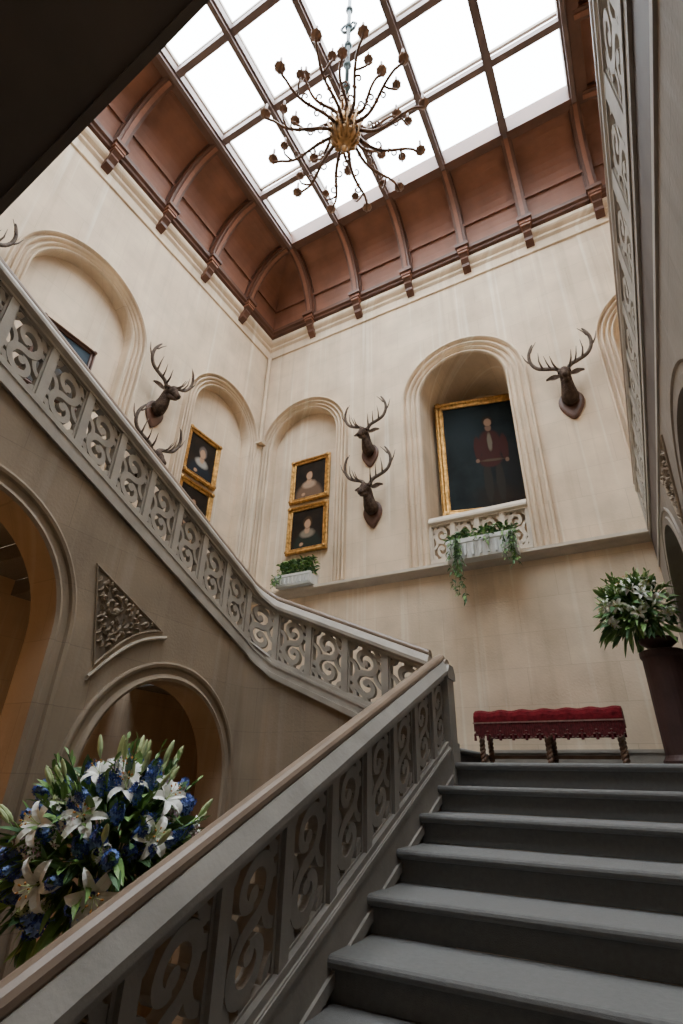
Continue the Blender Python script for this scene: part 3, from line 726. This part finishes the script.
for k in range(1,8): cp(a2,ch,(0,0,.20),Quaternion((0,0,1),math.pi/12+2*math.pi*k/8))
# ------------------------------------------------------------------ flowers
def petal(mb,L,w,curl,phi,mi=0,base=.01,open_=1.0,tilt=.9):
    n=6; v=[];f=[]
    for i in range(n+1):
        t=i/n; ww=w*math.sin(math.pi*(t*.9+.08))**.8
        a=tilt*t*open_+curl*t*t
        r=base+L*math.sin(min(a+.35,2.4))*t; z=L*math.cos(a*.95)*t*.8
        for s in (-1,0,1):
            x=r; y=s*ww; zz=z-(.012*(1-abs(s)))*1
            v.append((x*math.cos(phi)-y*math.sin(phi),x*math.sin(phi)+y*math.cos(phi),zz))
    for i in range(n):
        for s in range(2): a=i*3+s; f.append((a,a+1,a+4,a+3))
    mb.add(v,f,mi)
def lily_mesh():
    mb=MB()
    for k in range(6): petal(mb,.108 if k%2 else .118,.029 if k%2 else .021,.5,k*math.pi/3,tilt=1.1)
    for k in range(6):
        a=k*math.pi/3+.3; mb.tube([(0,0,.01),(.012*math.cos(a),.012*math.sin(a),.05),(.028*math.cos(a),.028*math.sin(a),.08)],.0015,4,1)
        mb.tube([(.024*math.cos(a),.024*math.sin(a),.078),(.034*math.cos(a),.034*math.sin(a),.084)],.004,5,2)
    mb.tube([(0,0,-.07),(0,0,.01)],.004,5,1)
    return mb
def bud_mesh():
    mb=MB(); mb.tube([(0,0,-.14),(0,.004,-.02),(0,0,0)],.003,5,1)
    mb.lathe([(.002,-.01),(.010,.01),(.015,.035),(.013,.07),(.008,.095),(0,.108)],n=8); return mb
def spike_mesh(n,L,R,s,seed):
    rnd=random.Random(seed); mb=MB()
    mb.tube([(0,0,-.12),(0,0,L)],.003,5,1)
    for i in range(n):
        t=(i+.5)/n; a=i*2.4; r=R*(1-.55*t); c=Vector((r*math.cos(a),r*math.sin(a),L*t)); nd=Vector((math.cos(a),math.sin(a),.5)).normalized()
        q=nd.to_track_quat('Z','Y'); v=[c]; m=10
        for k in range(m):
            rr=s*(1 if k%2 else .55)*rnd.uniform(.85,1.15); an=2*math.pi*k/m
            v.append(c+q@Vector((rr*math.cos(an),rr*math.sin(an),rr*.35)))
        mb.add(v,[(0,1+k,1+(k+1)%m) for k in range(m)],0 if rnd.random()<.6 else 2)
        mb.add([c+q@Vector((dx,dy,.006)) for dx,dy in ((-.003,-.003),(.003,-.003),(.003,.003),(-.003,.003))],[(0,1,2,3)],2)
    return mb
def leaf(mb,p,d,L,w,droop,mi=0,side=None):
    d=Vector(d).normalized(); sd=d.cross(Vector((0,0,1))); 
    if sd.length<.05: sd=Vector((1,0,0))
    sd.normalize(); up=sd.cross(d); p=Vector(p); v=[];f=[]
    if side: sd=(sd*math.cos(side)+up*math.sin(side)); up=sd.cross(d)
    n=6
    for i in range(n+1):
        t=i/n; c=p+d*L*t-Vector((0,0,droop*L*t*t)); ww=w*math.sin(math.pi*(.06+.94*t))**.7 if t<1 else 0.0005
        v+=[c+sd*ww+up*ww*.35,c,c-sd*ww+up*ww*.35]
    for i in range(n):
        a=i*3; f+=[(a,a+3,a+4,a+1),(a+1,a+4,a+5,a+2)]
    mb.add(v,f,mi)
def bouquet(root,C,rx,rz,nl,nb,nsp,npk,nleaf,seed,O,leafL=.2,lilysc=1.0,fix=None,nwh=0,kmax=.92,front=None,xlim=None,ry=None,budsc=None):
    rnd=random.Random(seed); C=Vector(C); O=Vector(O); ry=ry or rx; budsc=budsc or lilysc
    def rdir(zmin=-.45):
        while True:
            z=rnd.uniform(zmin,1); a=rnd.uniform(0,2*math.pi)
            s=math.sqrt(1-z*z); d=Vector((s*math.cos(a),s*math.sin(a),z))
            if xlim and d.x>xlim and rnd.random()<.8: continue
            if front is None or d.dot(front)>-.25 or rnd.random()<.25: return d
    def pt(d,k): return C+Vector((d.x*rx*k,d.y*ry*k,d.z*rz*k))
    mb=MB()
    for i in range(nleaf):
        d=rdir(-.7); k=rnd.uniform(.45,kmax)
        dd=(d+Vector((rnd.uniform(-.5,.5),rnd.uniform(-.5,.5),rnd.uniform(-.2,.7)))).normalized()
        leaf(mb,pt(d,k),dd,leafL*rnd.uniform(.6,1.3),leafL*.14*rnd.uniform(.7,1.3),rnd.uniform(0,.7),0 if rnd.random()<.65 else 1,rnd.uniform(-1,1))
    for i in range(60):
        d=rdir(-.3); mb.tube([C-Vector((0,0,rz*.9)),C+Vector((d.x*rx*.3,d.y*rx*.3,d.z*rz*.2)),pt(d,.9)],.004,5,1)
    for i in range(22):
        d=rdir(.0); d=(d+Vector((0,0,.35))).normalized(); p=pt(d,.85); q=pt(d,1.28)
        mb.tube([p,q],.003,4,1)
        for k in range(5): leaf(mb,p+(q-p)*(.3+.17*k),d+Vector((rnd.uniform(-.8,.8),rnd.uniform(-.8,.8),rnd.uniform(0,.5))),leafL*.42,leafL*.06,.2,0)
    mk('foliage',mb,[M_LEAF,M_LEAFD],root,O,kind='stuff',label='green lance-shaped leaves and stems')
    def scatter(src,n,k0,k1,up,s0,s1,zmin=-.3,dirs=None):
        first=True
        for i in range(n):
            d=dirs[i] if dirs and i<len(dirs) else rdir(zmin)
            d=Vector(d).normalized()
            dd=(d+Vector((rnd.uniform(-.25,.25),rnd.uniform(-.25,.25),up))).normalized()
            q=dd.to_track_quat('Z','Y'); p=pt(d,rnd.uniform(k0,k1))-O; s=rnd.uniform(s0,s1)
            if first:
                src.location=p; src.rotation_mode='QUATERNION'; src.rotation_quaternion=q; src.scale=(s,)*3; first=False
            else: cp(src,root,p,q,s)
    if nl: scatter(mk('lily',lily_mesh(),[M_PETW,M_BUD,M_YEL],root,label='open white lily'),nl,.98,1.06,.0,lilysc*.85,lilysc*1.15,-.2,fix)
    if nb: scatter(mk('lily_bud',bud_mesh(),[M_BUD,M_LEAF],root,label='pale green closed bud'),nb,1.0,1.22,.7,budsc*.8,budsc*1.2,.1)
    if nsp: scatter(mk('blue_flower',spike_mesh(26,.085,.034,.019,seed),[M_BLUE,M_LEAF,M_BLUE2],root,label='cluster of small blue florets'),nsp,.82,1.02,.2,.65,1.1,-.5)
    if npk: scatter(mk('pink_flower',spike_mesh(16,.06,.03,.016,seed+1),[M_PINK,M_LEAF,M_PETW],root,label='small pale pink blossom cluster'),npk,.88,1.05,.2,.7,1.15,-.5)
    if nwh: scatter(mk('white_flower',spike_mesh(18,.06,.03,.018,seed+2),[M_PETW,M_LEAF,M_BUD],root,label='small white blossom cluster'),nwh,.86,1.06,.2,.6,1.1,-.4)
BX,BY,BZ=-2.45,2.08,-.36
BC=Vector((BX,BY,BZ)); BO=(BX,BY,FZ)
fa=empty('flower_arrangement',BO,label='large bouquet of white lilies and blue flowers on stone pedestal',category='flower arrangement')
mb=MB(); mb.box(BX-.24,BX+.24,BY-.24,BY+.24,FZ,FZ+.1); mb.box(BX-.18,BX+.18,BY-.18,BY+.18,FZ+.1,-1.25); mb.box(BX-.22,BX+.22,BY-.22,BY+.22,-1.25,-1.17)
mk('pedestal',mb,M_URN,fa,BO)
mb=MB(); mb.lathe([(.12,0),(.13,.03),(.05,.08),(.05,.13),(.14,.22),(.22,.34),(.26,.44),(.28,.47),(.26,.48),(.0,.46)],(BX,BY,-1.17),24)
mk('urn',mb,M_URN,fa,BO,smooth=True)
tocam=(-BC).normalized()
side=tocam.cross(Vector((0,0,1))).normalized(); upv=side.cross(tocam)
fx=[tocam+side*a+upv*b for a,b in ((.05,-.30),(-.50,.20),(.35,.40),(-.1,.85),(.75,-.25),(-.8,-.35),(.4,1.3),(-.9,.9),(1.2,.5))]
bouquet(fa,BC,.40,.42,11,30,84,34,720,5,BO,.155,.86,nwh=12,front=tocam,fix=fx,budsc=.9)
PX,PY=.24,5.12; WO=(PX,PY,.148)
fb=empty('flower_arrangement',WO,label='white lily and greenery bouquet on plain dark brown stand',category='flower arrangement')
mb=MB(); mb.lathe([(.18,0),(.18,.05),(.165,.07),(.155,.09),(.155,.82),(.168,.84),(.168,.88),(.15,.89),(0,.89)],(PX,PY,.148),28)
mk('pedestal',mb,M_PED,fb,WO,smooth=False,label='plain dark brown column stand')
mb=MB(); mb.lathe([(.08,0),(.06,.02),(.10,.04),(.14,.07),(.15,.10),(0,.09)],(PX,PY,1.035),20); mk('bowl',mb,M_PED,fb,WO,smooth=True)
wc=-Vector((PX-.10,PY,1.39)).normalized(); ws=wc.cross(Vector((0,0,1))).normalized(); wu=ws.cross(wc)
fw=[wc+ws*a+wu*b for a,b in ((0,0),(.6,.3),(-.55,.35),(.1,.9),(-.9,-.2),(.9,-.3),(-.1,-.6),(-.6,1.2),(.6,1.3),(1.4,.5))]
bouquet(fb,(PX-.09,PY,1.39),.28,.29,17,20,0,0,760,9,WO,.14,.60,nwh=26,kmax=.95,xlim=.5,ry=.28,fix=fw,budsc=.55)
def planter(c,w,dp,h,lab,trail,seed,nl=300,lh=.14):
    x,y,z=c; e=empty('planter',c,label=lab,category='planter'); mb=MB()
    prof=[(-dp/2,0),(dp/2,0),(dp/2+.02,h*.75),(dp/2+.03,h*.8),(dp/2+.03,h),(dp/2-.02,h),(dp/2-.02,h-.03),(-dp/2+.02,h-.03),(-dp/2+.02,h),(-dp/2-.03,h),(-dp/2-.03,h*.8),(-dp/2-.02,h*.75)]
    mb.prof_sweep([(y+p,z+q) for p,q in prof],x-w/2,x+w/2)
    for i in range(9):
        xx=x-w/2+w*(i+.5)/9; mb.box(xx-.012,xx+.012,y-dp/2-.03,y-dp/2-.005,z+.03,z+h*.72)
    mk('trough',mb,M_TROUGH,e,c,label='white ribbed trough')
    rnd=random.Random(seed); mb=MB()
    for i in range(nl):
        u=rnd.uniform(-1,1)
        p=Vector((x+u*w/2,y+rnd.uniform(-dp/2,dp/2)*.6,z+h+rnd.uniform(-.01,lh)))
        leaf(mb,p,(rnd.uniform(-1,1),rnd.uniform(-.8,.6),rnd.uniform(.0,1)),rnd.uniform(.05,.11),.017,.35,rnd.randint(0,1),rnd.uniform(-1,1))
    for (tx,L,ns,sp) in trail:
        for s in range(ns):
            px=x+tx+rnd.uniform(-sp,sp); py=y-dp/2-.04-rnd.uniform(0,.03); l=L*rnd.uniform(.45,1)
            pts=[(px,y-dp*.2,z+h),(px,py,z+h)]+[(px+rnd.uniform(-.02,.02)+.03*math.sin(k*.8+s),py,z+h-l*(k+1)/6) for k in range(6)]
            mb.tube(pts,.003,4,1)
            for k in range(int(l*55)):
                t=rnd.random(); q=z+h-l*t; leaf(mb,(px+rnd.uniform(-.02,.02)+.03*math.sin(t*5*.8+s),py,q),(rnd.uniform(-1,1),rnd.uniform(-1,.1),rnd.uniform(-.9,.3)),rnd.uniform(.035,.06),.012,.6,rnd.randint(0,1),rnd.uniform(-1,1))
    mk('trailing_plant',mb,[M_LEAF,M_LEAFD],e,c,label='green trailing plant',kind='stuff')
planter((-1.27,Y1-.27,2.37),.82,.16,.25,'white trough planter with long trailing greenery on ledge',[(-.30,.82,6,.08),(.36,.60,5,.07),(.0,.10,3,.28)],3,330,.13)
planter((-4.0,Y1-.14,2.46),.6,.18,.17,'small white trough planter with leafy green plant',[(-.27,.2,5,.06)],4,620,.24)
# ------------------------------------------------------------------ bench
bx0,bx1,by0,by1,bz=-1.46,-.16,5.30,5.72,.148
BO2=((bx0+bx1)/2,(by0+by1)/2,bz)
be=empty('bench',BO2,label='long bench with deep red velvet seat, fringe and twisted legs',category='bench')
mb=MB(); nn=40; pr=[(by0,.35),(by0-.004,.40),(by0,.44),(by0+.02,.475),(by0+.08,.5),(by1-.08,.5),(by1-.02,.475),(by1,.44),(by1,.35)]
al=[bx0+(bx1-bx0)*i/nn for i in range(nn+1)]
mb.prof_sweep([(p,q+bz) for p,q in pr],0,0,al=al,T=lambda a,p,q:(a,p,q+(.007*math.sin((a-bx0)/(bx1-bx0)*math.pi*13) if q>bz+.43 else 0)))
mk('seat',mb,M_RED,be,BO2,label='padded deep red velvet seat')
mb=MB(); n=66
for i in range(n):
    xx=bx0+(bx1-bx0)*(i+.5)/n; hh=.075+.065*abs(math.sin(i*math.pi/6))
    mb.box(xx-.0078,xx+.0078,by0-.010,by0-.004,bz+.38-hh,bz+.38)
    mb.box(xx-.0082,xx+.0082,by0-.014,by0-.006,bz+.38-hh,bz+.38-hh+.008,1)
    if i%6==0: mb.lathe([(.003,-.05),(.014,-.048),(.010,-.008),(.013,0),(.008,.012),(.002,.02)],(xx,by0-.016,bz+.275),7,0)
mb.box(bx0-.005,bx1+.005,by0-.015,by0,bz+.376,bz+.388,1)
mk('fringe',mb,[M_FRINGE,M_FRW],be,BO2,label='dark red scalloped and tasselled fringe',kind='stuff')
mb=MB(); mb.box(bx0+.01,bx1-.01,by0+.005,by0+.02,bz+.27,bz+.35); mb.box(bx0+.01,bx1-.01,by1-.02,by1-.005,bz+.27,bz+.35); mk('skirt',mb,M_RED,be,BO2,label='red skirt band')
def leg():
    mb=MB(); mb.box(-.026,.026,-.026,.026,0,.04); mb.box(-.026,.026,-.026,.026,.30,.35)
    for ph in (0,math.pi):
        mb.tube([(.014*math.cos(i*.8+ph),.014*math.sin(i*.8+ph),.04+.26*i/28) for i in range(29)],.015,7)
    return mb
lg=mk('leg',leg(),M_LEG,be,smooth=False,label='slim barley-twist wooden leg')
first=True
for fx_ in (0.04,.5,.96):
    for yy in (by0+.05,by1-.05):
        p=(bx0+(bx1-bx0)*fx_-BO2[0],yy-BO2[1],0)
        if first: lg.location=p; first=False
        else: cp(lg,be,p)
mb=MB(); mb.box(bx0+.04,bx1-.04,(by0+by1)/2-.015,(by0+by1)/2+.015,bz+.08,bz+.11)
for fx_ in (0.04,.5,.96): 
    xx=bx0+(bx1-bx0)*fx_; mb.box(xx-.015,xx+.015,by0+.05,by1-.05,bz+.08,bz+.11)
mk('stretcher',mb,M_LEG,be,BO2)
# ------------------------------------------------------------------ lights
def point(loc,e,col,r=.15,lab='warm corridor lamp glowing behind the arches',nm='corridor_lamp'):
    l=bpy.data.lights.new('lamp','POINT'); l.energy=e; l.color=col; l.shadow_soft_size=r
    o=bpy.data.objects.new(nm,l); COL.objects.link(o); o.location=loc
    setp(o,lab,'lamp')
point((-3.95,.9,.0),17,(1,.5,.18),.08); point((-4.6,3.2,-1.4),4,(1,.55,.25))
w=bpy.data.worlds.new('World'); SC.world=w; w.use_nodes=True
w.node_tree.nodes['Background'].inputs[0].default_value=(.75,.85,1,1); w.node_tree.nodes['Background'].inputs[1].default_value=1.0
# ------------------------------------------------------------------ camera
cx=Vector((.8764,.2065,.4350)).normalized(); cyv=Vector((.4797,-.4187,-.7711)); cyv=(cyv-cx*cyv.dot(cx)).normalized(); cz=cx.cross(cyv)
R=Matrix((cx,cyv,cz)).to_4x4()
cam=bpy.data.cameras.new('Camera'); co=bpy.data.objects.new('Camera',cam); COL.objects.link(co)
cam.sensor_fit='VERTICAL'; cam.sensor_height=36; cam.lens=18.0; cam.clip_start=.02
co.matrix_world=R
SC.camera=co
bpy.context.view_layer.update()
for o in list(SC.objects):
    if o.parent is None: o.location.z+=-FZ
